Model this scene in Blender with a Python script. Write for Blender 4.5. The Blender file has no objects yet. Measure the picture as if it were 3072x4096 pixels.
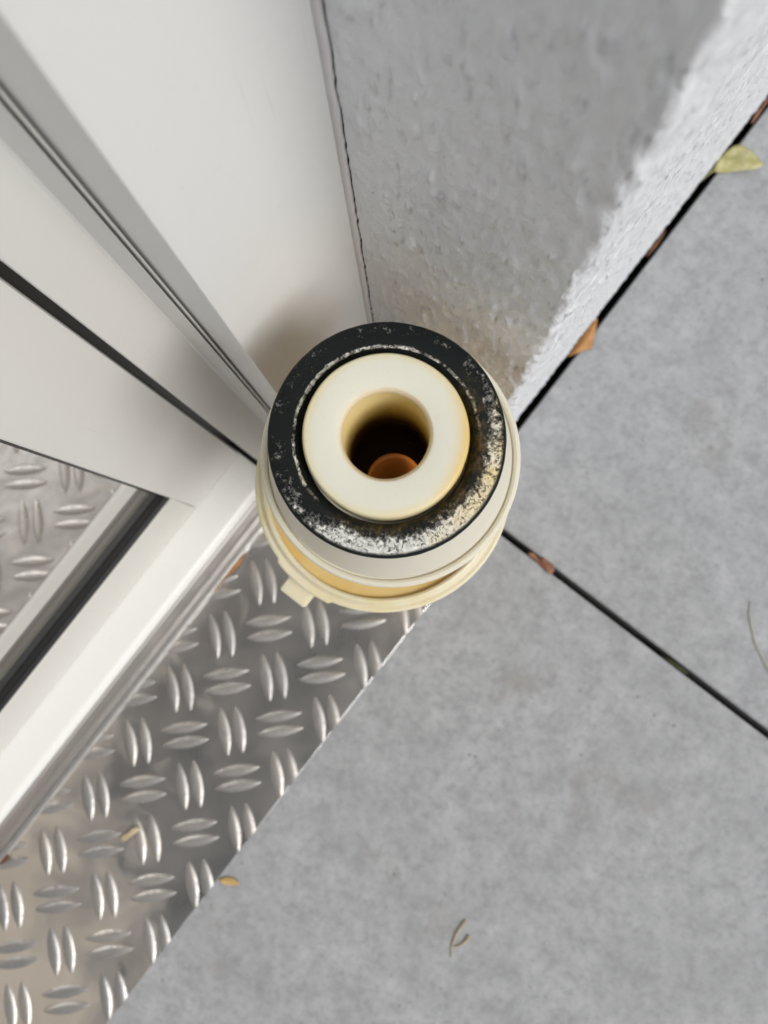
import bpy, bmesh, math, random
from mathutils import Vector, Matrix, noise
random.seed(7)
S = bpy.context.scene
COL = S.collection
MM = 0.001
# ------------------------------------------------------------------ camera, sky, sun, exposure
cam = bpy.data.cameras.new('camera')
cam.sensor_fit = 'VERTICAL'; cam.sensor_height = 24.0; cam.sensor_width = 18.0
cam.lens = 3195.0 / 4096.0 * 24.0
cam.clip_start = 0.01; cam.clip_end = 200.0
cam.dof.use_dof = True; cam.dof.focus_distance = 0.232; cam.dof.aperture_fstop = 9.3
co = bpy.data.objects.new('camera', cam); COL.objects.link(co)
co.matrix_world = Matrix(((0.78923, -0.60845, 0.08310, 0.0),
                          (0.61298, 0.78872, -0.04678, 0.0),
                          (-0.03708, 0.08786, 0.99544, 0.5),
                          (0, 0, 0, 1)))
S.camera = co
SUN_EL, SUN_AZ = math.radians(47), math.radians(4)      # azimuth from +X towards +Y
wd = bpy.data.worlds.new('World'); S.world = wd; wd.use_nodes = True
nt = wd.node_tree; nt.nodes.clear()
out = nt.nodes.new('ShaderNodeOutputWorld'); bg = nt.nodes.new('ShaderNodeBackground')
sky = nt.nodes.new('ShaderNodeTexSky'); sky.sky_type = 'NISHITA'; sky.sun_disc = False
sky.sun_elevation = SUN_EL; sky.sun_rotation = math.radians(90) - SUN_AZ
sky.dust_density = 5.0; sky.air_density = 1.0
hs = nt.nodes.new('ShaderNodeHueSaturation'); hs.inputs['Saturation'].default_value = 0.36
nt.links.new(sky.outputs[0], hs.inputs['Color']); nt.links.new(hs.outputs[0], bg.inputs[0])
bg.inputs[1].default_value = 0.063
nt.links.new(bg.outputs[0], out.inputs[0])
sl = bpy.data.lights.new('sun', 'SUN'); sl.energy = 1.5; sl.angle = math.radians(24); sl.color = (1.0, 0.99, 0.975)
so = bpy.data.objects.new('sun', sl); COL.objects.link(so)
sd = Vector((math.cos(SUN_EL) * math.cos(SUN_AZ), math.cos(SUN_EL) * math.sin(SUN_AZ), math.sin(SUN_EL)))
so.rotation_euler = sd.to_track_quat('Z', 'Y').to_euler(); so.location = sd * 5
S.view_settings.view_transform = 'Standard'; S.view_settings.look = 'None'
S.view_settings.exposure = 0.16; S.view_settings.gamma = 1.0

# ------------------------------------------------------------------ helpers
def tag(o, label, cat, group=None):
    o['label'] = label; o['category'] = cat
    if group: o['group'] = group
    return o
def empty(name, loc=(0, 0, 0)):
    o = bpy.data.objects.new(name, None); o.empty_display_size = 0.02; o.location = loc
    COL.objects.link(o); return o
def link(name, me, mat, parent=None, smooth=False):
    if mat is not None and not me.materials: me.materials.append(mat)
    if smooth:
        me.polygons.foreach_set('use_smooth', [True] * len(me.polygons))
    o = bpy.data.objects.new(name, me); COL.objects.link(o)
    if parent is not None:
        o.parent = parent; o.matrix_parent_inverse = Matrix.Translation(-parent.location)
    return o
def mesh_from(name, verts, faces):
    me = bpy.data.meshes.new(name); me.from_pydata(verts, [], faces); me.update(); return me
def bm_mesh(name, bm):
    bmesh.ops.recalc_face_normals(bm, faces=bm.faces[:])
    me = bpy.data.meshes.new(name); bm.to_mesh(me); bm.free(); return me
def box(name, x, y, z, mat, parent=None, bev=0.0, seg=2):
    """x, y, z are (min, max) in mm"""
    bm = bmesh.new(); bmesh.ops.create_cube(bm, size=1)
    for v in bm.verts:
        v.co = Vector([(a[0] + a[1]) / 2 + c * (a[1] - a[0]) for a, c in zip((x, y, z), v.co)]) * MM
    if bev:
        bmesh.ops.bevel(bm, geom=bm.edges[:], offset=bev * MM, segments=seg, affect='EDGES', profile=0.5)
    return link(name, bm_mesh(name, bm), mat, parent, False)
def smooth_angle(me, deg=35):
    for p in me.polygons: p.use_smooth = True
    bm = bmesh.new(); bm.from_mesh(me)
    lim = math.radians(deg)
    for e in bm.edges:
        e.smooth = not (len(e.link_faces) == 2 and e.calc_face_angle(0) > lim)
    bm.to_mesh(me); bm.free()
def prism(name, prof, z0, z1, mat, parent=None, axis='Z', deg=30):
    """closed profile extruded; axis Z: prof is (x, y); axis Y: prof is (x, z); mm"""
    bm = bmesh.new()
    f = (lambda p, t: (p[0], p[1], t)) if axis == 'Z' else (lambda p, t: (p[0], t, p[1]))
    a = [bm.verts.new(Vector(f(p, z0)) * MM) for p in prof]
    b = [bm.verts.new(Vector(f(p, z1)) * MM) for p in prof]
    n = len(prof)
    for i in range(n): bm.faces.new((a[i], a[(i + 1) % n], b[(i + 1) % n], b[i]))
    bm.faces.new(a); bm.faces.new(b[::-1])
    me = bm_mesh(name, bm); smooth_angle(me, deg)
    return link(name, me, mat, parent)
def lathe(name, prof, mat, parent=None, seg=128, closed=False, deg=40, rfun=None, off=(0, 0)):
    """prof: list of (r, z) in mm round the local z axis"""
    bm = bmesh.new(); rings = []
    for r, z in prof:
        ring = []
        for k in range(seg):
            a = 2 * math.pi * k / seg
            rr, zz = (r, z) if rfun is None else rfun(r, z, a)
            ring.append(bm.verts.new(Vector((off[0] + rr * math.cos(a), off[1] + rr * math.sin(a), zz)) * MM))
        rings.append(ring)
    m = len(rings)
    for i in range(m if closed else m - 1):
        A, B = rings[i], rings[(i + 1) % m]
        for k in range(seg):
            bm.faces.new((A[k], A[(k + 1) % seg], B[(k + 1) % seg], B[k]))
    if not closed:
        if prof[0][0] > 0.001: bm.faces.new(rings[0])
        if prof[-1][0] > 0.001: bm.faces.new(rings[-1][::-1])
    me = bm_mesh(name, bm); smooth_angle(me, deg)
    o = link(name, me, mat)
    if parent is not None: o.parent = parent
    return o
def tube(name, pts, rad, mat, parent=None, seg=6):
    bm = bmesh.new(); rings = []
    P = [Vector(p) for p in pts]
    for i, p in enumerate(P):
        t = (P[min(i + 1, len(P) - 1)] - P[max(i - 1, 0)]).normalized()
        u = t.cross(Vector((0, 0, 1)));
        if u.length < 1e-4: u = Vector((1, 0, 0))
        u.normalize(); w = u.cross(t)
        r = rad[i] if isinstance(rad, (list, tuple)) else rad
        rings.append([bm.verts.new((p + (u * math.cos(2 * math.pi * k / seg) + w * math.sin(2 * math.pi * k / seg)) * r) * MM) for k in range(seg)])
    for A, B in zip(rings, rings[1:]):
        for k in range(seg): bm.faces.new((A[k], A[(k + 1) % seg], B[(k + 1) % seg], B[k]))
    bm.faces.new(rings[0]); bm.faces.new(rings[-1][::-1])
    return link(name, bm_mesh(name, bm), mat, parent, True)

# ------------------------------------------------------------------ materials
class M:
    def __init__(s, name):
        s.m = bpy.data.materials.new(name); s.m.use_nodes = True
        s.t = s.m.node_tree; s.p = s.t.nodes['Principled BSDF']; s.tc = s.t.nodes.new('ShaderNodeTexCoord')
    def n(s, k, **kw):
        d = s.t.nodes.new(k)
        for a, b in kw.items(): setattr(d, a, b)
        return d
    def l(s, a, b): s.t.links.new(a, b)
    def set(s, **kw):
        for k, v in kw.items():
            s.p.inputs[k.replace('_', ' ')].default_value = v
        return s
    def noise(s, scale, detail=4, rough=0.55, dist=0.0, vec=None):
        d = s.n('ShaderNodeTexNoise'); d.inputs['Scale'].default_value = scale
        d.inputs['Detail'].default_value = detail; d.inputs['Roughness'].default_value = rough
        d.inputs['Distortion'].default_value = dist
        s.l(vec if vec is not None else s.tc.outputs['Object'], d.inputs['Vector']); return d.outputs['Fac']
    def ramp(s, fac, stops, interp='LINEAR'):
        d = s.n('ShaderNodeValToRGB'); e = d.color_ramp.elements; d.color_ramp.interpolation = interp
        e[0].position, e[1].position = stops[0][0], stops[-1][0]
        e[0].color, e[1].color = c4(stops[0][1]), c4(stops[-1][1])
        for p, c in stops[1:-1]:
            x = e.new(p); x.color = c4(c)
        s.l(fac, d.inputs[0]); return d.outputs[0]
    def math(s, op, a, b=None, clamp=False):
        d = s.n('ShaderNodeMath', operation=op, use_clamp=clamp)
        for i, v in enumerate((a, b)):
            if v is None: continue
            if isinstance(v, (int, float)): d.inputs[i].default_value = v
            else: s.l(v, d.inputs[i])
        return d.outputs[0]
    def mix(s, fac, a, b, blend='MIX'):
        d = s.n('ShaderNodeMix', data_type='RGBA', blend_type=blend)
        for i, v in ((0, fac), (6, a), (7, b)):
            if isinstance(v, (int, float)): d.inputs[i].default_value = v
            elif isinstance(v, tuple): d.inputs[i].default_value = c4(v)
            else: s.l(v, d.inputs[i])
        return d.outputs[2]
    def bump(s, h, strength=0.3, dist=0.001, prev=None):
        d = s.n('ShaderNodeBump'); d.inputs['Strength'].default_value = strength; d.inputs['Distance'].default_value = dist
        s.l(h, d.inputs['Height'])
        if prev is not None: s.l(prev, d.inputs['Normal'])
        s.l(d.outputs[0], s.p.inputs['Normal']); return d.outputs[0]
    def col(s, c): s.l(c, s.p.inputs['Base Color']); return s
    def rgh(s, c): s.l(c, s.p.inputs['Roughness']); return s
def c4(c):
    if isinstance(c, (int, float)): c = (c, c, c)
    return (c[0], c[1], c[2], 1.0)

def mat_pvc(name, base=(0.82, 0.82, 0.81), rough=0.38, dirt_or_refl=0.12):
    m = M(name)
    big = m.noise(14, 3); fine = m.noise(260, 5, 0.6)
    c = m.mix(m.math('MULTIPLY', big, dirt_or_refl), base, tuple(b * 0.72 for b in base))
    # sparse small specks and scuffs
    v = m.n('ShaderNodeTexVoronoi'); v.inputs['Scale'].default_value = 42; m.l(m.tc.outputs['Object'], v.inputs['Vector'])
    sp = m.ramp(v.outputs['Distance'], [(0.0, 1.0), (0.028, 0.0)])
    gate = m.ramp(m.noise(31, 2), [(0.60, 0.0), (0.66, 1.0)])
    c = m.mix(m.math('MULTIPLY', m.math('MULTIPLY', sp, gate), 0.7), c, (0.20, 0.17, 0.13))
    mp = m.n('ShaderNodeMapping'); mp.inputs['Scale'].default_value = (1, 260, 5); mp.inputs['Rotation'].default_value = (0.12, 0, 0); m.l(m.tc.outputs['Object'], mp.inputs[0])
    scr = m.math('MULTIPLY', m.ramp(m.noise(3, 3, 0.7, 0, mp.outputs[0]), [(0.66, 0.0), (0.72, 1.0)]), m.ramp(m.noise(16, 2), [(0.50, 0.0), (0.62, 0.22)]))
    c = m.mix(scr, c, (0.42, 0.39, 0.35))
    c = m.mix(m.ramp(m.noise(330, 4, 0.7), [(0.60, 0.0), (0.75, 0.10)]), c, (0.45, 0.42, 0.36))
    m.col(c); m.rgh(m.ramp(fine, [(0.3, rough - 0.05), (0.7, rough + 0.08)]))
    m.bump(m.noise(900, 2), 0.04, 0.0003)
    return m.m
PVC = mat_pvc('white_pvc')
PVC2 = mat_pvc('white_pvc_sash', (0.70, 0.69, 0.645), 0.42, 0.22)
PVC3 = mat_pvc('white_pvc_frame', (0.73, 0.727, 0.70), 0.40, 0.14)
SILL = mat_pvc('white_sill', (0.84, 0.84, 0.81), 0.34, 0.07)

def mat_plain(name, col, rough=0.5, metal=0.0, vary=0.0, scale=60, bump=0.0, bs=300):
    m = M(name); m.set(Roughness=rough, Metallic=metal)
    if vary:
        m.col(m.mix(m.noise(scale, 5), tuple(c * (1 - vary) for c in col), tuple(min(1, c * (1 + vary)) for c in col)))
    else: m.p.inputs['Base Color'].default_value = c4(col)
    if bump: m.bump(m.noise(bs, 4), bump, 0.0006)
    return m.m
RUBBER = mat_plain('black_rubber', (0.012, 0.012, 0.012), 0.45, 0, 0.3, 200, 0.1)
RUBG = mat_plain('grey_rubber', (0.045, 0.047, 0.046), 0.5, 0, 0.3, 300, 0.15, 900)
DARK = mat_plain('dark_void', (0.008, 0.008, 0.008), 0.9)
SOIL = mat_plain('dark_soil', (0.020, 0.017, 0.013), 0.95, 0, 0.4, 90, 0.6, 200)
CAULK = mat_plain('grey_caulk', (0.74, 0.72, 0.73), 0.6, 0, 0.08, 80, 0.3, 300)

m = M('painted_stucco')
mp = m.n('ShaderNodeMapping'); mp.inputs['Scale'].default_value = (1, 1, 0.5); m.l(m.tc.outputs['Object'], mp.inputs[0]); el = mp.outputs[0]
b1 = m.noise(430, 5, 0.65, 0, el); b2 = m.noise(1300, 4, 0.65, 0, el)
c = m.mix(m.noise(30, 4), (0.83, 0.85, 0.885), (0.87, 0.89, 0.92))
vo = m.n('ShaderNodeTexVoronoi'); vo.inputs['Scale'].default_value = 420; m.l(el, vo.inputs['Vector'])
pit = m.math('MULTIPLY', m.ramp(vo.outputs['Distance'], [(0.10, 1.0), (0.34, 0.0)]), m.ramp(m.noise(150, 3), [(0.42, 0.0), (0.55, 1.0)]))

# browner low down on the reveal face
geo = m.n('ShaderNodeNewGeometry'); sp = m.n('ShaderNodeSeparateXYZ'); m.l(geo.outputs['Position'], sp.inputs[0])
low = m.ramp(m.math('ADD', m.math('MULTIPLY', sp.outputs[2], 5.0), m.math('MULTIPLY', m.noise(45, 5, 0.6), 0.5)), [(0.20, 0.22), (0.62, 0.0)])
reveal = m.math('LESS_THAN', sp.outputs[1], 0.0768)
c = m.mix(m.math('MULTIPLY', m.math('MULTIPLY', pit, m.math('SUBTRACT', 1.0, reveal)), 0.32), c, (0.38, 0.38, 0.385))
c = m.mix(m.math('MULTIPLY', low, reveal), c, (0.42, 0.34, 0.27))
m.col(c); m.set(Roughness=0.40)
n1 = m.bump(b1, 0.55, 0.0018); n2 = m.bump(b2, 0.35, 0.0007, n1); mp2 = m.n('ShaderNodeMapping'); mp2.inputs['Scale'].default_value = (1, 1, 0.42); m.l(m.tc.outputs['Object'], mp2.inputs[0])
vd = m.n('ShaderNodeTexVoronoi', feature='SMOOTH_F1'); vd.inputs['Scale'].default_value = 330; m.l(mp2.outputs[0], vd.inputs['Vector'])
dome = m.math('MULTIPLY', m.ramp(vd.outputs['Distance'], [(0.05, 1.0), (0.55, 0.0)], 'EASE'), m.ramp(m.noise(120, 3), [(0.38, 0.25), (0.62, 1.0)]))
n3 = m.bump(dome, 0.75, 0.0016, n2); inv = m.math('SUBTRACT', 1.0, m.math('MULTIPLY', pit, m.math('SUBTRACT', 1.0, reveal))); m.bump(inv, 0.5, 0.0006, n3)
STUCCO = m.m

m = M('concrete_slab')
f1 = m.noise(13, 5, 0.6); f2 = m.noise(62, 6, 0.62); f3 = m.noise(210, 6, 0.68); f4 = m.noise(28, 3, 0.5)
c = m.mix(m.ramp(f2, [(0.32, 0.0), (0.68, 1.0)]), (0.315, 0.324, 0.336), (0.460, 0.471, 0.486))
c = m.mix(m.ramp(f3, [(0.32, 0.62), (0.50, 0.0)]), c, (0.25, 0.255, 0.262))
c = m.mix(m.ramp(f3, [(0.53, 0.0), (0.73, 0.50)]), c, (0.55, 0.558, 0.567))
c = m.mix(m.ramp(f1, [(0.36, 0.35), (0.62, 0.0)]), c, (0.30, 0.307, 0.317))
st = m.ramp(m.noise(17, 4, 0.55, 0.4), [(0.60, 0.0), (0.72, 0.42)])
c = m.mix(st, c, (0.235, 0.212, 0.185))
v = m.n('ShaderNodeTexVoronoi'); v.inputs['Scale'].default_value = 95; m.l(m.tc.outputs['Object'], v.inputs['Vector'])
spk = m.math('MULTIPLY', m.ramp(v.outputs['Distance'], [(0.05, 1.0), (0.16, 0.0)]), m.ramp(m.noise(60, 2), [(0.54, 0.0), (0.64, 0.6)]))
c = m.mix(spk, c, (0.12, 0.112, 0.108))
m.col(c); m.set(Roughness=0.72); m.bump(m.noise(600, 5, 0.7), 0.22, 0.0006)
SLAB = m.m

m = M('aluminium_tread')
f = m.noise(26, 4, 0.55); g = m.noise(500, 4, 0.7)
c = m.mix(m.ramp(f, [(0.35, 0.0), (0.7, 1.0)]), (0.50, 0.495, 0.49), (0.60, 0.58, 0.555))
# beige overhead reflection painted into the colour, dull, strongest along the threshold
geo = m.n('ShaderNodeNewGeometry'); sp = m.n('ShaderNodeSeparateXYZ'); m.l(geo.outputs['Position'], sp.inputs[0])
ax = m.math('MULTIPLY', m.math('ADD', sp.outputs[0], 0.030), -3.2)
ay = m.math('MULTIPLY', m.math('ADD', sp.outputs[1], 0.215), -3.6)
beige_refl = m.math('ADD', m.math('ADD', m.noise(21, 5, 0.55, 0.9, geo.outputs['Position']), ax), m.math('MAXIMUM', ay, -0.20))
dirt_or_refl = m.ramp(beige_refl, [(0.50, 0.0), (0.62, 0.40), (0.66, 0.30), (0.90, 0.75)])
c = m.mix(dirt_or_refl, c, (0.68, 0.59, 0.48))
c = m.mix(m.ramp(g, [(0.62, 0.0), (0.75, 0.3)]), c, (0.26, 0.24, 0.22))
m.col(c); m.l(m.math('SUBTRACT', 0.95, m.math('MULTIPLY', dirt_or_refl, 0.45)), m.p.inputs['Metallic'])
m.rgh(m.math('ADD', m.ramp(f, [(0.3, 0.26), (0.7, 0.36)]), m.math('MULTIPLY', dirt_or_refl, 0.18)))
n1 = m.bump(m.noise(38, 2), 0.5, 0.0014); m.bump(g, 0.06, 0.0003, n1)
TREAD = m.m

m = M('brushed_aluminium')
mp = m.n('ShaderNodeMapping'); mp.inputs['Scale'].default_value = (60, 1.2, 60); m.l(m.tc.outputs['Object'], mp.inputs[0])
f = m.noise(9, 5, 0.6, 0, mp.outputs[0])
m.col(m.ramp(f, [(0.3, (0.26, 0.245, 0.235)), (0.7, (0.42, 0.395, 0.375))])); m.set(Metallic=0.8, Roughness=0.40); m.bump(f, 0.08, 0.0004)
ALU = m.m

# double glazing: dim room behind, Fresnel mirror in front
m = M('door_glass'); m.set(Roughness=0.015, Metallic=0.0)
m.p.inputs['Base Color'].default_value = c4((0.27, 0.25, 0.215)); m.p.inputs['IOR'].default_value = 3.2
m.p.inputs['Coat Weight'].default_value = 1.0; m.p.inputs['Coat Roughness'].default_value = 0.02; m.p.inputs['Coat IOR'].default_value = 1.7
GLASS = m.m

# ------------------------------------------------------------------ ground and slabs
g = mesh_from('ground', [(-40, -40, -.06), (40, -40, -.06), (40, 40, -.06), (-40, 40, -.06)], [(0, 1, 2, 3)])
ground = link('ground', g, SOIL); ground['kind'] = 'structure'
def slab_mesh(n, x, y, ch=0.7):
    bm = bmesh.new(); bmesh.ops.create_cube(bm, size=1)
    for v in bm.verts:
        v.co = Vector(((x[0] + x[1]) / 2 + v.co.x * (x[1] - x[0]), (y[0] + y[1]) / 2 + v.co.y * (y[1] - y[0]), -20 + v.co.z * 40)) * MM
    bmesh.ops.bevel(bm, geom=[e for e in bm.edges if all(v.co.z > -.001 for v in e.verts)], offset=ch * MM, segments=2, affect='EDGES')
    return bm_mesh(n, bm)
patio = empty('patio'); patio['kind'] = 'structure'
for i in range(5):
    for j in range(-4, 5):
        x0 = -6.3 + i * 604.6; y0 = 61.1 + j * 604.6
        link('slab', slab_mesh('slab', (x0, x0 + 600), (y0, y0 + 600)), SLAB, patio)
bed = box('joint_bed', (-60, 3200), (-2600, 3300), (-58, -22), SOIL, patio)

# ------------------------------------------------------------------ stucco wall
def axis(a, b, n): return [a + (b - a) * i / n for i in range(n + 1)]
XG0, XC, YG, RC = -78.75, -11.5, 75.0, 2.2
pathp = []                                   # (x, y, nx, ny)
for x in axis(XG0, XC - RC, 80): pathp.append((x, YG, 0, -1))
for k in range(1, 7):
    a = -math.pi / 2 + k / 6 * math.pi / 2
    pathp.append((XC - RC + RC * math.cos(a), YG + RC + RC * math.sin(a), math.cos(a), math.sin(a)))
for y in axis(YG + RC, 480, 380)[1:] + [520, 600, 800, 1200, 2000, 3000]: pathp.append((XC, y, 1, 0))
zs = axis(0, 60, 50) + axis(60, 470, 300)[1:] + [520, 600, 800, 1200, 1700, 2300]
verts, faces = [], []
nz = len(zs)
for i, (x, y, nx, ny) in enumerate(pathp):
    for j, z in enumerate(zs):
        p = Vector((x, y, z))
        w = 1.0 if (z < 480 and y < 490) else 0.0
        d = 0.0
        if w:
            q = Vector((x, y, z * 0.36))
            d = 0.50 * noise.noise(q / 2.6) + 0.22 * noise.noise(q / 1.6 + Vector((9, 3, 1))) + 0.45 * noise.noise(p / 13 + Vector((3, 7, 2)))
            h = noise.noise(Vector((x, y, z * 0.45)) / 4.6 + Vector((31, 5, 8)))
            d += 0.9 * max(0, h - 0.20)
            vd = noise.voronoi(Vector((x, y, z * 0.40)) / 3.1)[0][0]
            kb = max(0.0, 1 - (vd / 0.62) ** 2)
            d += 0.85 * kb * kb * (0.5 + noise.noise(p / 9 + Vector((4, 4, 4))))
            if nx > 0.05 and nx < 0.98: d += 0.9 * noise.noise(p / 7 + Vector((1, 1, 9)))
        zz = z
        if j == 0: zz = 2.0 + 1.6 * noise.noise(Vector((x / 7, y / 7, 4))) + 0.8 * noise.noise(Vector((x / 2.5, y / 2.5, 1)))
        elif j == 1: zz = max(z, 3.8)
        elif j < 4: zz = z + 2.0 * (1 - j / 4)
        d *= min(1.0, 0.15 + i / 7)
        xx = x + nx * d
        if i == 0: xx += 0.5 * noise.noise(Vector((2, z / 11, 0))) + 0.45 * noise.noise(Vector((7, z / 3.5, 0))) + 0.18 * noise.noise(Vector((5, 3, z / 3)))
        verts.append((xx * MM, (y + ny * d) * MM, zz * MM))
n0 = len(pathp)
for i in range(n0 - 1):
    for j in range(nz - 1):
        faces.append((i * nz + j, (i + 1) * nz + j, (i + 1) * nz + j + 1, i * nz + j + 1))
# returns: bottom lip and the side towards the door, so the render coat has thickness
b0 = len(verts)
for i, (x, y, nx, ny) in enumerate(pathp):
    vx, vy, vz = verts[i * nz]
    verts.append((vx - nx * .014, vy - ny * .014, vz + .001))
for i in range(n0 - 1): faces.append((i * nz, b0 + i, b0 + i + 1, (i + 1) * nz))
s0 = len(verts)
for j in range(nz):
    vx, vy, vz = verts[j]; verts.append((vx + .0006, vy + .016, vz))
for j in range(nz - 1): faces.append((j, j + 1, s0 + j + 1, s0 + j))
wall = empty('stucco_wall', (-0.05, 0.3, 0))
tag(wall, 'white painted rough stucco wall with a jagged outer corner beside the door', 'wall')
me = mesh_from('render_coat', verts, faces); link('render_coat', me, STUCCO, wall, True)
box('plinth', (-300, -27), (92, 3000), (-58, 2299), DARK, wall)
# left-hand wall, and an added overhead slab blocking sky light (out of frame)
hw = box('house_wall', (-400, -12), (-4000, -1010), (3, 2300), STUCCO)
tag(hw, 'white stucco house wall on the far side of the glass door', 'wall')
oh = box('light_blocker_slab', (-400, 760), (-4000, 3000), (2302, 2450), mat_plain('blocker_paint', (0.27, 0.255, 0.235), 0.8, 0, 0.05))
tag(oh, 'added unseen grey balcony slab projecting above the glass door', 'blocker')

# ------------------------------------------------------------------ door
door = empty('glass_door', (-0.12, -0.4, 0))
tag(door, 'white framed glass door with black gaskets above a metal threshold', 'door')
def sub(part, name): return None
# threshold: rounded white sill and aluminium front
r = 6.0
prof = [(-165, 4), (-101, 4), (-101, 44)]
for k in range(7):
    a = k / 6 * math.pi / 2
    prof.append((-107 + 6 * math.cos(a), 44 + 6 * math.sin(a)))
prof += [(-124.5, 50.6), (-165, 50.6)]
prof = [(-165, 4), (-101, 4)] + [(-106 + 5 * math.cos(k / 6 * math.pi / 2), 45 + 5 * math.sin(k / 6 * math.pi / 2)) for k in range(7)] + [(-165, 50.4)]
sill = prism('threshold', prof, -960, -2.8, SILL, door, 'Y', 20)
prism('jamb_foot', prof, 0.3, 23, SILL, door, 'Y', 20)
box('foot_gasket', (-160, -104.5), (-2.7, 0.2), (4, 44), RUBBER, door)
lipm = mat_plain('worn_aluminium_lip', (0.66, 0.65, 0.63), 0.32, 0.9, 0.15, 240, 0.2, 500)
prism('threshold_lip', [(-98.3, 3.3), (-94.6, 3.3), (-94.3, 4.0), (-94.5, 5.6), (-95.2, 6.6), (-96.4, 7.0), (-98.3, 7.0)], -960, -2.9, lipm, sill, 'Y', 20)
tp = [(-100.7, 3.3), (-98.5, 3.3), (-98.6, 9.0), (-98.9, 22), (-98.3, 23), (-98.4, 24.5), (-99.2, 25.5), (-99.4, 43.5), (-100.7, 44.5)]
trim = prism('threshold_trim', tp, -960, -2.9, ALU, sill, 'Y', 20)
# frame jamb
jp = [(-165, 0.2), (-113.0, 0.2), (-112.3, 0.5), (-112, 1.2), (-112, 17.4), (-111.6, 18.2), (-104.6, 21.0), (-104.4, 21.2), (-110, 21.25), (-110, 21.85),
      (-103.6, 21.9), (-103.4, 22.1), (-103.4, 22.4), (-103.6, 22.6), (-118, 22.7), (-165, 22.7)]
prism('frame_jamb', jp, 50.9, 2150, PVC3, door, 'Z', 25)
# projecting cover panel between the jamb and the wall
pp = [(-165, 23.5), (-83.0, 23.5), (-82.1, 23.9), (-81.7, 24.8), (-81.7, 74.2), (-81.9, 74.9), (-90, 75.2), (-165, 75.2)]
prism('cover_panel', pp, 4, 2150, PVC, door, 'Z', 25)
# caulk seam with uneven edge
cv, cf = [], []
for j, z in enumerate(axis(4, 470, 400) + [900, 2150]):
    e = 0.5 * noise.noise(Vector((2, z / 11, 0))) + 0.45 * noise.noise(Vector((7, z / 3.5, 0))) if z < 480 else 0
    e2 = 0.35 * noise.noise(Vector((4, z / 5, 3)))
    br = max(0, noise.noise(Vector((9, z / 22, 5))) - 0.35) * 2.0
    for q, (x, y) in enumerate(((-82.6 + e2, 75.1), (-82.2 + e2, 74.0 + e2 * .5), (-80.4, 74.3 + 0.3 * e), (-79.65 + e + br * .3, 74.6), (-79.6 + e + br * .3, 75.5))):
        cv.append((x * MM, y * MM, z * MM))
for j in range(402):
    for q in range(4): cf.append((j * 5 + q, j * 5 + q + 1, j * 5 + q + 6, j * 5 + q + 5))
link('caulk_seam', mesh_from('caulk_seam', cv, cf), CAULK, door, True)
box('seam_shade_strip', (-84, -77.6), (75.9, 91.5), (4, 2150), DARK, door)  # black strip standing in for the shade inside the crack
# sash
stile = prism('sash_stile', [(-165, -42.5), (-126, -42.5), (-124.4, -42.2), (-124, -41.5), (-124, -4.6), (-124.3, -3.6), (-125.2, -3.2), (-165, -3.2)], 50.9, 2100, PVC3, door, 'Z', 25)
box('frame_gasket', (-160, -131), (-3.1, 0.1), (50.9, 2100), RUBBER, door)
rail = prism('sash_rail', [(-160, 50.9), (-124.3, 50.9), (-124.2, 58), (-125.6, 91.0), (-126.2, 92), (-160, 92)], -905, -42.7, PVC2, door, 'Y', 25)
gp = [(-134.6, 92.2), (-126.3, 92.2), (-126.6, 93.2), (-128.5, 93.8), (-129, 93.3), (-131.8, 93.8), (-132.2, 95.2), (-134.6, 97.6)]
prism('glazing_gasket', gp, -860, -42.8, RUBBER, rail, 'Y', 20)
sg = [(-134.6, 60), (-126.3, 60)]
prism('side_gasket', [(-134.6, -46.8), (-132.5, -46.0), (-127.5, -43.0), (-127.5, -42.6), (-134.6, -42.6)], 96, 2060, RUBBER, stile, 'Z', 20)
box('sash_stile', (-165, -124), (-945, -905.5), (50.9, 2100), PVC, door, 1)
box('sash_rail', (-165, -124.2), (-905.3, -42.8), (2060.3, 2100), PVC2, door, 1)
box('frame_jamb', (-165, -112), (-1009, -949), (50.9, 2150), PVC, door, 1)
box('frame_head', (-165, -113), (-949, 0), (2104, 2149), PVC, door, 1)
box('transom_panel', (-165, -14), (-1009, 91), (2151, 2300), STUCCO, door)
box('glass_pane', (-158.5, -134.7), (-905.2, -42.9), (92.3, 2060), GLASS, door)

# ------------------------------------------------------------------ tread plate
plate = empty('tread_plate', (-0.04, -0.3, 0.0))
tag(plate, 'worn aluminium tread plate with raised paired lugs in front of the door', 'tread plate')
PX0, PX1, PY1, PZ = -100.4, 15.8, 73.0, 3.2
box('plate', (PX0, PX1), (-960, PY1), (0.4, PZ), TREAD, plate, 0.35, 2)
def lug_profile(L=29.5, Wd=7.4, Hh=1.25, nu=16, nv=10):
    V, F = [], []
    for i in range(nu + 1):
        u = -1 + 2 * i / nu
        wv = (1 - abs(u) ** 2.1) ** 0.85 * Wd / 2 + 0.05
        hv = Hh * (1 - abs(u) ** 3.5) ** 0.7
        for k in range(nv + 1):
            s = -1 + 2 * k / nv
            V.append((u * L / 2, s * wv, hv * (1 - abs(s) ** 2.6) - 0.06))
    for i in range(nu):
        for k in range(nv):
            a = i * (nv + 1) + k
            F.append((a, a + nv + 1, a + nv + 2, a + 1))
    return V, F
m = M('worn_lug_aluminium')
f = m.noise(60, 4); g = m.noise(600, 5, 0.75)
geo = m.n('ShaderNodeNewGeometry'); wf = m.noise(24, 4, 0.6, 0, geo.outputs['Position']); wg = m.noise(420, 5, 0.75, 0, geo.outputs['Position'])
c = m.mix(m.ramp(wf, [(0.35, 0.0), (0.65, 1.0)]), (0.44, 0.435, 0.43), (0.56, 0.53, 0.49))
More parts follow.
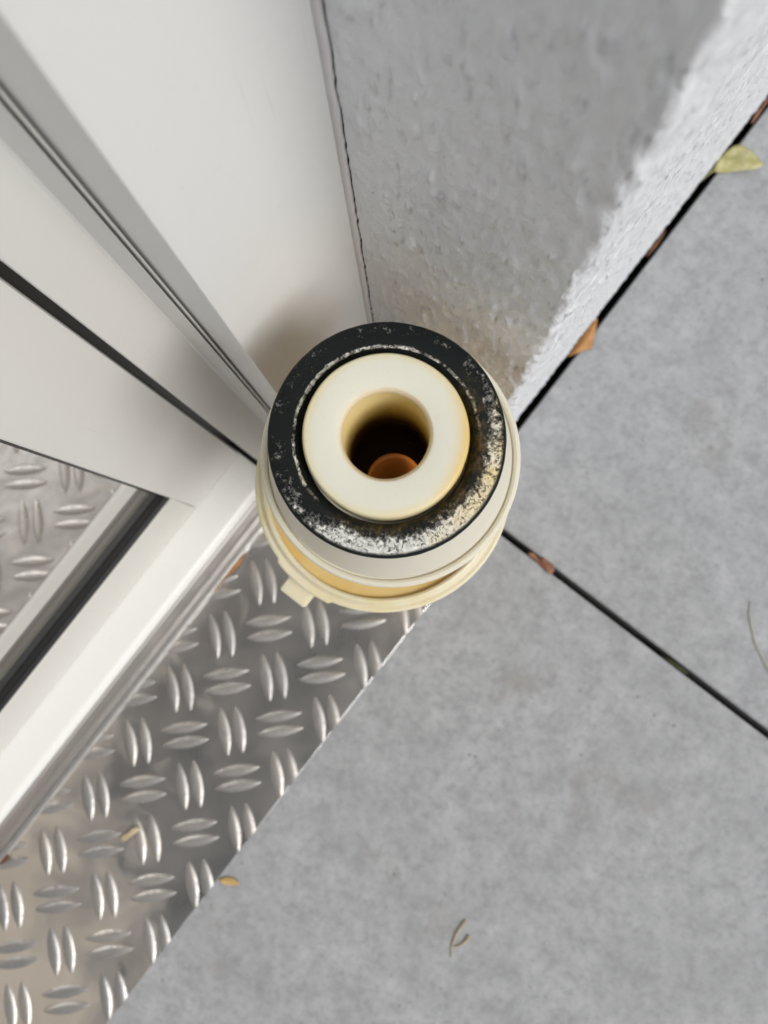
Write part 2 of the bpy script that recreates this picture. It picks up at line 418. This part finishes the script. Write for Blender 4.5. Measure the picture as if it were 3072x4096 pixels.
c = m.mix(m.ramp(wg, [(0.52, 0.0), (0.68, 0.5)]), c, (0.27, 0.25, 0.23))
m.col(c); m.set(Metallic=0.85); m.rgh(m.ramp(wg, [(0.35, 0.36), (0.65, 0.56)])); m.bump(wg, 0.18, 0.0005)
LUGM = m.m
LV, LF = lug_profile()
def lug_mesh(): 
    me = mesh_from('lug', [(a * MM, b * MM, c * MM) for a, b, c in LV], LF); me.materials.append(LUGM)
    me.polygons.foreach_set('use_smooth', [True] * len(me.polygons)); return me
LUG = lug_mesh()
def put_lug(x, y, ang):
    c, s = math.cos(ang), math.sin(ang)
    ex = abs(c) * 14.25 + abs(s) * 2
    lo, hi = x - ex, x + ex
    if hi < PX0 + 3 or lo > PX1: return
    me = LUG
    if hi > PX1 - .1 or y + 14 > PY1:
        bm = bmesh.new(); bm.from_mesh(LUG)
        for no, cox in (((1, 0, 0), PX1 - .1), ((0, 1, 0), PY1 - .1)):
            nw = Vector(no); nl = Matrix.Rotation(-ang, 3, 'Z') @ nw
            pl = Matrix.Rotation(-ang, 3, 'Z') @ (nw * cox - Vector((x, y, 0)).dot(nw) * nw)
            bmesh.ops.bisect_plane(bm, geom=bm.verts[:] + bm.edges[:] + bm.faces[:], plane_co=pl * MM, plane_no=nl, clear_outer=True)
        if len(bm.faces) < 3: bm.free(); return
        me = bpy.data.meshes.new('lug'); bm.to_mesh(me); bm.free(); me.materials.append(LUGM)
    o = bpy.data.objects.new('lug', me); COL.objects.link(o)
    o.parent = plate; o.matrix_parent_inverse = Matrix.Translation(-plate.location)
    o.location = (x * MM, y * MM, PZ * MM); o.rotation_euler = (random.uniform(-.035, .035), random.uniform(-.006, .006), ang)
    o.scale = (1, 1, random.uniform(0.78, 1.12))
AV, AH = math.radians(-42), math.radians(46.5)
for k in range(-8, 6):
    for i in range(-1, 3):
        for base, ang in (((-74.5, -140.2), AV), ((-54.1, -118.7), AH)):
            cx, cy = base[0] + 41.6 * i, base[1] + 41.5 * k
            px, py = -math.sin(ang), math.cos(ang)
            for sgn in (-4.6, 4.6):
                put_lug(cx + px * sgn, cy + py * sgn, ang)

# ------------------------------------------------------------------ flush valve standing in the corner
valve = empty('flush_valve', (-0.0287, 0.0254, 0.0032))
tag(valve, 'yellowed white plastic flush valve with black seal ring standing in the door corner', 'flush valve')
Z0 = 3.2
def zz(prof): return [(r, z - Z0) for r, z in prof]
def plastic(name, base, stain, sss=0.25, rough=0.38, thr=(0.55, 0.75), scale=45):
    m = M(name)
    c = m.mix(m.ramp(m.noise(scale, 4, 0.55), [(thr[0], 0.0), (thr[1], 1.0)]), base, stain)
    fine = m.ramp(m.noise(700, 3, 0.6), [(0.60, 0.0), (0.75, 0.25)])
    c = m.mix(fine, c, tuple(b * 0.85 for b in base))
    m.col(c); m.set(Roughness=rough); m.bump(m.noise(500, 3), 0.05, 0.0004)
    m.p.inputs['Subsurface Weight'].default_value = sss; m.p.inputs['Subsurface Radius'].default_value = (1.0, 0.7, 0.35); m.p.inputs['Subsurface Scale'].default_value = 0.003
    return m
# central tube: stain to yellow on one outer side and at the bore top
m = plastic('ivory_tube', (0.80, 0.79, 0.68), (0.82, 0.77, 0.58), 0.4, 0.26)
geo = m.tc.outputs['Object']
sx = m.n('ShaderNodeSeparateXYZ'); m.l(geo, sx.inputs[0])
side = m.math('ADD', m.math('MULTIPLY', sx.outputs[0], 0.87), m.math('MULTIPLY', sx.outputs[1], 0.49))   # metres towards the outside
rad = m.math('POWER', m.math('ADD', m.math('POWER', sx.outputs[0], 2.0), m.math('POWER', sx.outputs[1], 2.0)), 0.5)
e1 = m.ramp(m.math('MULTIPLY', side, 40.0), [(0.50, 0.0), (0.86, 1.0)])
e2 = m.ramp(m.math('MULTIPLY', rad, 40.0), [(0.66, 0.0), (0.86, 1.0)])
c0 = m.p.inputs['Base Color'].links[0].from_socket
e3 = m.ramp(m.math('ADD', m.math('MULTIPLY', rad, 40.0), m.math('MULTIPLY', m.noise(70, 3), 0.10)), [(0.80, 0.0), (0.93, 0.75)])
c0 = m.mix(e3, c0, (0.80, 0.66, 0.30))
c1 = m.mix(m.math('MULTIPLY', m.math('MULTIPLY', e1, e2), 0.95), c0, (0.80, 0.55, 0.14))
rimst = m.ramp(m.math('ADD', m.math('MULTIPLY', rad, 40.0), m.math('MULTIPLY', m.noise(160, 4), 0.05)), [(0.47, 1.0), (0.535, 0.0)])
c1 = m.mix(m.math('MULTIPLY', rimst, 0.75), c1, (0.76, 0.56, 0.30))
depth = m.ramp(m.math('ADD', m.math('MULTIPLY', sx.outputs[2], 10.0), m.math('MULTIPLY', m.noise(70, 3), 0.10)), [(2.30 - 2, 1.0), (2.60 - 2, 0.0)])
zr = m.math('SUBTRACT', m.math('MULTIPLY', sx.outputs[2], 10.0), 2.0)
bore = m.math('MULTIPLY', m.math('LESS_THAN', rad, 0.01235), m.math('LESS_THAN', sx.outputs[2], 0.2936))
zfac = m.ramp(m.math('ADD', zr, m.math('MULTIPLY', m.noise(60, 3), 0.06)), [(0.40, (0.004, 0.003, 0.002)), (0.50, (0.010, 0.006, 0.003)), (0.62, (0.16, 0.09, 0.022)), (0.71, (0.62, 0.45, 0.14)), (0.86, (0.88, 0.73, 0.36))])  # bore yellow at the top, its deeper shade painted near black
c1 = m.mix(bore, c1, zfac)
white = m.ramp(m.noise(90, 5, 0.7), [(0.56, 0.0), (0.66, 0.5)])
patch = m.ramp(m.math('MULTIPLY', m.math('ADD', m.math('MULTIPLY', sx.outputs[0], -0.25), m.math('MULTIPLY', sx.outputs[1], 0.97)), 40.0), [(0.40, 0.0), (0.7, 1.0)])
c1 = m.mix(m.math('MULTIPLY', white, patch), c1, (0.84, 0.84, 0.80))
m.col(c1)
m.rgh(m.math('ADD', 0.30, m.math('MULTIPLY', bore, 0.45)))
m.l(m.math('SUBTRACT', 0.5, m.math('MULTIPLY', bore, 0.42)), m.p.inputs['Specular IOR Level'])
m.l(m.math('SUBTRACT', 0.3, m.math('MULTIPLY', bore, 0.3)), m.p.inputs['Subsurface Weight'])
TUBE = m.m
def tube_r(r, z, a): return (r + 0.10 * noise.noise(Vector((math.cos(a) * 2, math.sin(a) * 2, z / 9))), z)
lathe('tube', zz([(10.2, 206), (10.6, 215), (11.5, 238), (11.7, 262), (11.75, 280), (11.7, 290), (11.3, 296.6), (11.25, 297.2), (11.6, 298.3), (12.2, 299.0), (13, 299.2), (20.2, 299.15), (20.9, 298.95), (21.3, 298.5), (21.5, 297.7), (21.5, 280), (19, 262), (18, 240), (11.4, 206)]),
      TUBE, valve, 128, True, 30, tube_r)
# seal ring with limescale
m = M('limescaled_rubber')
sx = m.n('ShaderNodeSeparateXYZ'); m.l(m.tc.outputs['Object'], sx.inputs[0])
rad = m.math('MULTIPLY', m.math('POWER', m.math('ADD', m.math('POWER', sx.outputs[0], 2.0), m.math('POWER', sx.outputs[1], 2.0)), 0.5), 1000.0)
low = m.math('MULTIPLY', m.math('ADD', m.math('MULTIPLY', sx.outputs[0], 0.89), m.math('MULTIPLY', sx.outputs[1], -0.455)), 1000.0 / 31.5)  # -1..1, towards the terrace
rgt = m.math('MULTIPLY', m.math('ADD', m.math('MULTIPLY', sx.outputs[0], 0.93), m.math('MULTIPLY', sx.outputs[1], 0.36)), 1000.0 / 31.5)
rr = m.math('MULTIPLY', rad, 1 / 40.0)
n1 = m.noise(310, 8, 0.74, 0.6); n2 = m.noise(1500, 4, 0.75); n3 = m.noise(85, 4, 0.6); n4 = m.noise(820, 6, 0.78, 0.4)
crk = m.ramp(m.noise(1050, 5, 0.7, 1.2), [(0.36, 0.15), (0.44, 1.0)])
nn = m.math('ADD', m.math('ADD', m.math('MULTIPLY', n1, 0.70), m.math('MULTIPLY', n2, 0.22)), m.math('ADD', m.math('MULTIPLY', n3, 0.26), m.math('MULTIPLY', n4, 0.55)))
outer = m.ramp(rr, [(0.585, 0.15), (0.64, 0.50), (0.70, 0.95), (0.745, 1.0), (0.765, 0.9)])
lowd = m.ramp(m.math('ADD', m.math('MULTIPLY', low, 0.5), 0.5), [(0.0, 0.10), (0.40, 0.15), (0.64, 0.25), (0.80, 0.36), (1.0, 0.44)])
dens = m.math('MULTIPLY', lowd, outer)
rin = m.ramp(m.math('ADD', rr, m.math('MULTIPLY', m.noise(130, 4), 0.022)), [(0.600, 0.0), (0.609, 1.0), (0.622, 1.0), (0.638, 0.0)])
ring_in = m.math('MULTIPLY', m.math('MULTIPLY', rin, 0.29), m.ramp(m.math('ADD', m.math('MULTIPLY', m.noise(55, 3), 0.55), m.math('MULTIPLY', low, -0.38)), [(0.0, 0.0), (0.45, 1.0)]))
tot = m.math('ADD', m.math('ADD', nn, dens), ring_in)
edge = m.ramp(m.math('ADD', rr, m.math('MULTIPLY', m.noise(300, 3), 0.012)), [(0.762, 1.0), (0.776, 0.0)])
dep = m.math('MULTIPLY', m.ramp(m.math('SUBTRACT', tot, 0.5), [(0.56, 0.0), (0.60, 0.6), (0.67, 1.0)]), edge)
inner = m.ramp(rr, [(0.570, 0.0), (0.588, 1.0)])
dep = m.math('MULTIPLY', m.math('MULTIPLY', dep, inner), crk)
yel = m.ramp(m.math('ADD', m.math('MULTIPLY', rgt, 0.55), m.math('MULTIPLY', m.noise(120, 4), 0.6)), [(0.60, 0.0), (0.90, 1.0)])
dc = m.mix(m.ramp(n4, [(0.35, 0.0), (0.62, 1.0)]), (0.42, 0.42, 0.38), (0.90, 0.90, 0.84))
gold = m.math('MULTIPLY', m.ramp(rr, [(0.60, 0.75), (0.66, 0.0)]), m.ramp(m.math('ADD', m.math('MULTIPLY', low, 0.5), 0.5), [(0.35, 0.0), (0.6, 1.0)]))
dc = m.mix(m.math('MULTIPLY', yel, 0.75), dc, (0.78, 0.60, 0.24))
dc = m.mix(gold, dc, (0.52, 0.42, 0.22))
brown = m.math('MULTIPLY', m.ramp(rr, [(0.62, 1.0), (0.72, 0.0)]), m.ramp(m.math('ADD', m.math('MULTIPLY', rgt, 0.4), m.math('MULTIPLY', low, 0.45)), [(0.0, 0.0), (0.4, 1.0)]))
bb = m.math('MULTIPLY', brown, m.ramp(m.noise(420, 6, 0.75), [(0.45, 0.0), (0.62, 0.6)]))
base = m.mix(bb, (0.008, 0.011, 0.011), (0.17, 0.11, 0.04))
m.col(m.mix(dep, base, dc)); m.rgh(m.ramp(dep, [(0.0, 0.58), (1.0, 0.95)])); m.p.inputs['Specular IOR Level'].default_value = 0.2
nb = m.bump(dep, 0.9, 0.0009); m.bump(n4, 0.35, 0.0004, nb)
SEAL = m.m
def seal_r(r, z, a):
    d = 0.12 * noise.noise(Vector((math.cos(a) * 3, math.sin(a) * 3, 2))) + 0.07 * noise.noise(Vector((math.cos(a) * 14, math.sin(a) * 14, 5)))
    return (r + (d if r > 29 else 0), z)
lathe('seal_ring', zz([(22.2, 289), (22.4, 291.6), (23.0, 293.6), (23.8, 294.6), (24.6, 295.0), (26, 294.9), (28.5, 294.5), (30.2, 294.1), (30.9, 293.7), (31.35, 293.0), (31.5, 292.2), (31.5, 290.4), (31.0, 289.6), (28, 289)]), SEAL, valve, 192, True, 35, seal_r)
# white skirt under the seal
m = plastic('white_skirt', (0.77, 0.735, 0.62), (0.76, 0.70, 0.54), 0.2, 0.42, (0.6, 0.8), 30)
sk = lathe('skirt', zz([(21.6, 288), (28.5, 288.6), (29.2, 288), (30.0, 284), (36.0, 265.6), (36.25, 264.6), (36.3, 262.2), (36.9, 261.8), (37.2, 262.9), (37.9, 263.3), (38.6, 263.2), (39.1, 262.6), (39.2, 262.0), (39.2, 257.5), (38.7, 256.7), (37.5, 256.6), (36.5, 257), (34, 262), (28, 280), (21.8, 282)]), m.m, valve, 160, True, 30)
# lower basket, sits a little askew
OX, OY = -3.7, -3.0
AMBER = plastic('amber_plastic', (0.76, 0.57, 0.24), (0.72, 0.49, 0.16), 0.3, 0.35, (0.45, 0.7), 60).m
m = plastic('yellowed_rim', (0.82, 0.76, 0.57), (0.80, 0.69, 0.38), 0.55, 0.4, (0.5, 0.72), 38)
RIM = m.m
basket = lathe('basket', zz([(0.0, 197.5), (8, 197.8), (14, 197.3), (30, 198.4), (42.6, 199.2), (43.4, 198.9), (43.4, 190), (40, 186), (26, 180), (25.5, 40), (24.8, 38), (0.0, 38)]), AMBER, valve, 128, False, 30, None, (OX, OY))
m = plastic('orange_disc', (0.58, 0.185, 0.03), (0.45, 0.12, 0.02), 0.15, 0.16, (0.5, 0.7), 120)
lathe('inner_disc', zz([(0, 200.6), (6, 200.5), (9.6, 200.2), (10.4, 199.4), (13.5, 199.2), (14, 198.2)]), m.m, valve, 64, False, 30)
def rim_r(r, z, a):
    d = math.degrees(a) % 360
    k = 1.0 if (r > 47.5 and 254 < d < 285) else 0.0
    return (r + 1.0 * k, z)
rim = lathe('basket_rim', zz([(43.5, 192), (43.4, 200.4), (43.7, 201.2), (44.4, 201.6), (45.2, 201.4), (46.2, 199.4), (46.8, 198.9), (48.0, 199.0), (48.7, 198.5), (48.9, 197.5), (48.9, 190.5), (48.4, 190)]), RIM, valve, 240, True, 30, rim_r, (OX, OY))
bm = bmesh.new(); bmesh.ops.create_cube(bm, size=1)
for v in bm.verts:
    x = -5.1 + v.co.x * 12.2; y = -53.2 + v.co.y * 12.5; z = 186.5 - Z0 + v.co.z * 7
    if v.co.y < 0 and v.co.z > 0: z -= 0.6
    v.co = Vector((x, y, z)) * MM
bmesh.ops.bevel(bm, geom=bm.edges[:], offset=0.6 * MM, segments=2, affect='EDGES')
tb = link('bayonet_tab', bm_mesh('bayonet_tab', bm), RIM); tb.parent = rim
# open ribs between skirt and basket carry the load, foot stands on the plate
for k in range(4):
    a = math.radians(20 + 90 * k)
    bm = bmesh.new(); bmesh.ops.create_cube(bm, size=1)
    for v in bm.verts:
        top = v.co.z > 0
        rr = (25 if top else 27) + v.co.x * 4; tt = v.co.y * 2.2
        v.co = Vector((rr * math.cos(a) - tt * math.sin(a) + (0 if top else OX), rr * math.sin(a) + tt * math.cos(a) + (0 if top else OY), (285 if top else 199) - Z0)) * MM
    rb = link('rib', bm_mesh('rib', bm), m.m); rb.parent = valve
lathe('foot', zz([(0, 3.3), (28, 3.3), (29, 4.3), (29, 10), (27.5, 12), (26.6, 40), (25.2, 41), (0, 41)]), RIM, valve, 96, False, 30, None, (OX, OY))

# ------------------------------------------------------------------ leaves and debris
def leaf_mat(name, a, b, spot=(0.16, 0.08, 0.02)):
    m = M(name)
    c = m.mix(m.ramp(m.noise(160, 4), [(0.35, 0.0), (0.65, 1.0)]), a, b)
    c = m.mix(m.ramp(m.noise(240, 3), [(0.66, 0.0), (0.72, 0.9)]), c, spot)
    m.col(c); m.set(Roughness=0.6); m.bump(m.noise(500, 4), 0.4, 0.0006); return m.m
def leaf(name, outline, zf, mat, label, cat, thick=0.35, z0=1.0, group=None, stem=None, vein=True):
    """outline: xy in mm; zf(u, v) height in mm with u, v in -1..1 over the bounding box"""
    xs = [p[0] for p in outline]; ys = [p[1] for p in outline]
    cx, cy = sum(xs) / len(xs), sum(ys) / len(ys)
    hx, hy = max(max(xs) - cx, cx - min(xs)), max(max(ys) - cy, cy - min(ys))
    # resample outline smoothly, then concentric rings
    n = 40; pts = []
    m_ = len(outline)
    for k in range(n):
        t = k / n * m_; i = int(t); f = t - i
        p0, p1, p2, p3 = [outline[(i + d) % m_] for d in (-1, 0, 1, 2)]
        q = []
        for c in (0, 1):
            q.append(0.5 * (2 * p1[c] + (p2[c] - p0[c]) * f + (2 * p0[c] - 5 * p1[c] + 4 * p2[c] - p3[c]) * f * f + (3 * p1[c] - p0[c] - 3 * p2[c] + p3[c]) * f ** 3))
        pts.append(q)
    V = [(0, 0, (z0 + zf(0, 0)) * MM)]; F = []
    for rI in range(1, 7):
        s = rI / 6
        for (x, y) in pts:
            dx, dy = (x - cx) * s, (y - cy) * s
            h = zf(dx / hx, dy / hy) + 0.25 * noise.noise(Vector((dx / 2.5, dy / 2.5, 3)))
            V.append((dx * MM, dy * MM, (z0 + max(h, 0)) * MM))
    for k in range(n): F.append((0, 1 + k, 1 + (k + 1) % n))
    for rI in range(5):
        a = 1 + rI * n; b = a + n
        for k in range(n): F.append((a + k, b + k, b + (k + 1) % n, a + (k + 1) % n))
    me = mesh_from(name, V, F)
    o = link(name, me, mat, None, True); o.location = (cx * MM, cy * MM, 0)
    md = o.modifiers.new('thickness', 'SOLIDIFY'); md.thickness = thick * MM; md.offset = 1
    tag(o, label, cat, group)
    if stem:
        st = tube('stem', [(a - cx, b - cy, c) for a, b, c in stem], [0.7] * (len(stem) - 1) + [0.45], mat); st.parent = o
    return o
LY = leaf_mat('yellow_leaf', (0.40, 0.38, 0.14), (0.58, 0.54, 0.30), (0.33, 0.22, 0.07))
LO = leaf_mat('orange_leaf', (0.36, 0.16, 0.04), (0.50, 0.25, 0.08))
LB = leaf_mat('brown_leaf', (0.10, 0.045, 0.02), (0.22, 0.09, 0.04))
LC = leaf_mat('copper_leaf', (0.20, 0.085, 0.045), (0.36, 0.17, 0.10))
LT = leaf_mat('tan_leaf', (0.52, 0.34, 0.12), (0.68, 0.48, 0.22))
leaf('fallen_leaf', [(-8.6, 325.5), (-10.8, 333.2), (-10.3, 342.8), (-5.6, 351.0), (3.2, 350.8), (9.6, 348.3), (13.8, 346.1), (10.2, 339.2), (0.3, 331.7)],
     lambda u, v: 3.4 + 1.6 * u - 4.2 * abs(v + 0.2 - 0.45 * u) + 0.8 * math.sin(4 * u + 2 * v), LY, 'yellow green fallen leaf lying on the slab against the white wall', 'leaf', 0.4, 0.8, None,
     [(-7.5, 329, 2.2), (-10.0, 324.5, 0.5), (-11.2, 319, -4)])
leaf('fallen_leaf', [(-10.3, 172.5), (-11.0, 182.1), (-10.8, 194.5), (-10.2, 202.6), (-5.1, 193.0), (-1.6, 186.3), (-4.5, 181.0), (-7.8, 175.3)],
     lambda u, v: 3.0 - 3.0 * abs(u) + 1.2 * v, LO, 'curled orange brown leaf wedged in the wall gap near the valve', 'leaf', 0.35, 1.2)
leaf('fallen_leaf', [(-8.4, 367.5), (-11.0, 375.5), (-11.0, 383.8), (-10.4, 391), (-8.7, 386.1), (-8.0, 377.0), (-7.6, 369.5)],
     lambda u, v: 2.5 - 2.4 * u * u, LC, 'copper coloured curled leaf strip in the wall gap beyond the yellow leaf', 'leaf', 0.35, -1.0)
leaf('fallen_leaf', [(-9.0, 255.6), (-11.2, 262), (-11.2, 270), (-10.5, 277.5), (-9.0, 274), (-8.2, 265.7)],
     lambda u, v: 1.5 - 1.4 * u * u, LB, 'small dark brown leaf scrap in the middle of the wall gap', 'leaf', 0.35, -1.6)
leaf('fallen_leaf', [(16.9, -215.0), (19.0, -211.0), (22.9, -209.0), (27.6, -208.7), (25.0, -212.6), (20.0, -215.2)],
     lambda u, v: 1.1 - 1.0 * abs(v - u), LT, 'tiny tan leaf on the slab touching the tread plate edge', 'leaf', 0.3, 0.6)
leaf('leaf_scrap', [(44.5, 57.4), (47.5, 60.2), (52, 59.6), (55.5, 62.0), (60.5, 61.8), (63.8, 59.2), (63.2, 55.2), (59.5, 56.2), (56.0, 55.6), (52, 57.2), (48, 57.0)],
     lambda u, v: 1.9 + 2.0 * u - 1.6 * v * v + 0.9 * math.sin(5 * u + 3 * v), LC, 'crumpled reddish brown leaf scrap stuck in the slab joint', 'leaf', 0.4, -0.6)
leaf('leaf_scrap', [(-94.9, -48.0), (-92.9, -55.5), (-92.6, -62.1), (-93.9, -70.0), (-94.3, -78.8), (-95.0, -83), (-94.6, -73.8), (-95.2, -65.5), (-94.6, -56)],
     lambda u, v: 1.2, LO, 'thin rust brown leaf scrap along the metal threshold lip', 'leaf', 0.4, 4.6)
leaf('leaf_scrap', [(-96.4, -288), (-95.0, -283.5), (-93.2, -282), (-92.4, -285), (-94, -289.5)],
     lambda u, v: 1.0, LB, 'brown crumb against the threshold at the left picture edge', 'leaf', 0.5, 5.4)
leaf('leaf_scrap', [(-46.5, -231.5), (-43.1, -231.8), (-41.6, -226), (-40.3, -220.2), (-43.3, -221.5), (-44.6, -227)],
     lambda u, v: 1.0 - 0.8 * u * u, leaf_mat('straw_debris', (0.50, 0.40, 0.24), (0.62, 0.52, 0.34)), 'straw coloured crumb lodged between lugs of the tread plate', 'debris', 0.5, 4.0)
TW = mat_plain('dry_twig', (0.50, 0.42, 0.27), 0.7, 0, 0.3, 300)
tw = tag(empty('dry_stalk', (.150, -.152, 0)), 'small forked dry stalk lying on the near slab', 'stalk')
tube('stem', [(147.8, -140.2, .9), (147.6, -145, 1.1), (148.0, -150.7, .8), (150.2, -157.4, .7), (153.8, -163.2, .6)], [.8, .55, .6, .55, .35], TW, tw)
tube('side_shoot', [(154.4, -146.0, .9), (155.0, -149.0, 1.1), (154.2, -153.4, .8), (151.2, -157.0, .7)], [.7, .8, .5, .35], TW, tw)
tag(tube('grass_stalk', [(169.6, 117.0, .6), (173, 111, .5), (178.0, 105.8, .5), (186.8, 97.9, .5), (201.4, 90.3, .6), (212, 87, .6)], [.25, .35, .4, .45, .45, .4], mat_plain('pale_stalk', (0.45, 0.44, 0.33), 0.7, 0, .15)), 'thin pale curved grass stalk on the slab at the right edge', 'stalk')
tag(tube('moss_strand', [(148, 58.0, -5), (154, 58.4, -4.2), (160, 58.6, -4.0), (167, 59, -5)], [.8, 1.5, 1.6, .8], mat_plain('moss', (0.055, 0.06, 0.02), 0.9, 0, .4, 500, .6, 900)), 'dull olive moss strand down in the slab joint', 'moss')
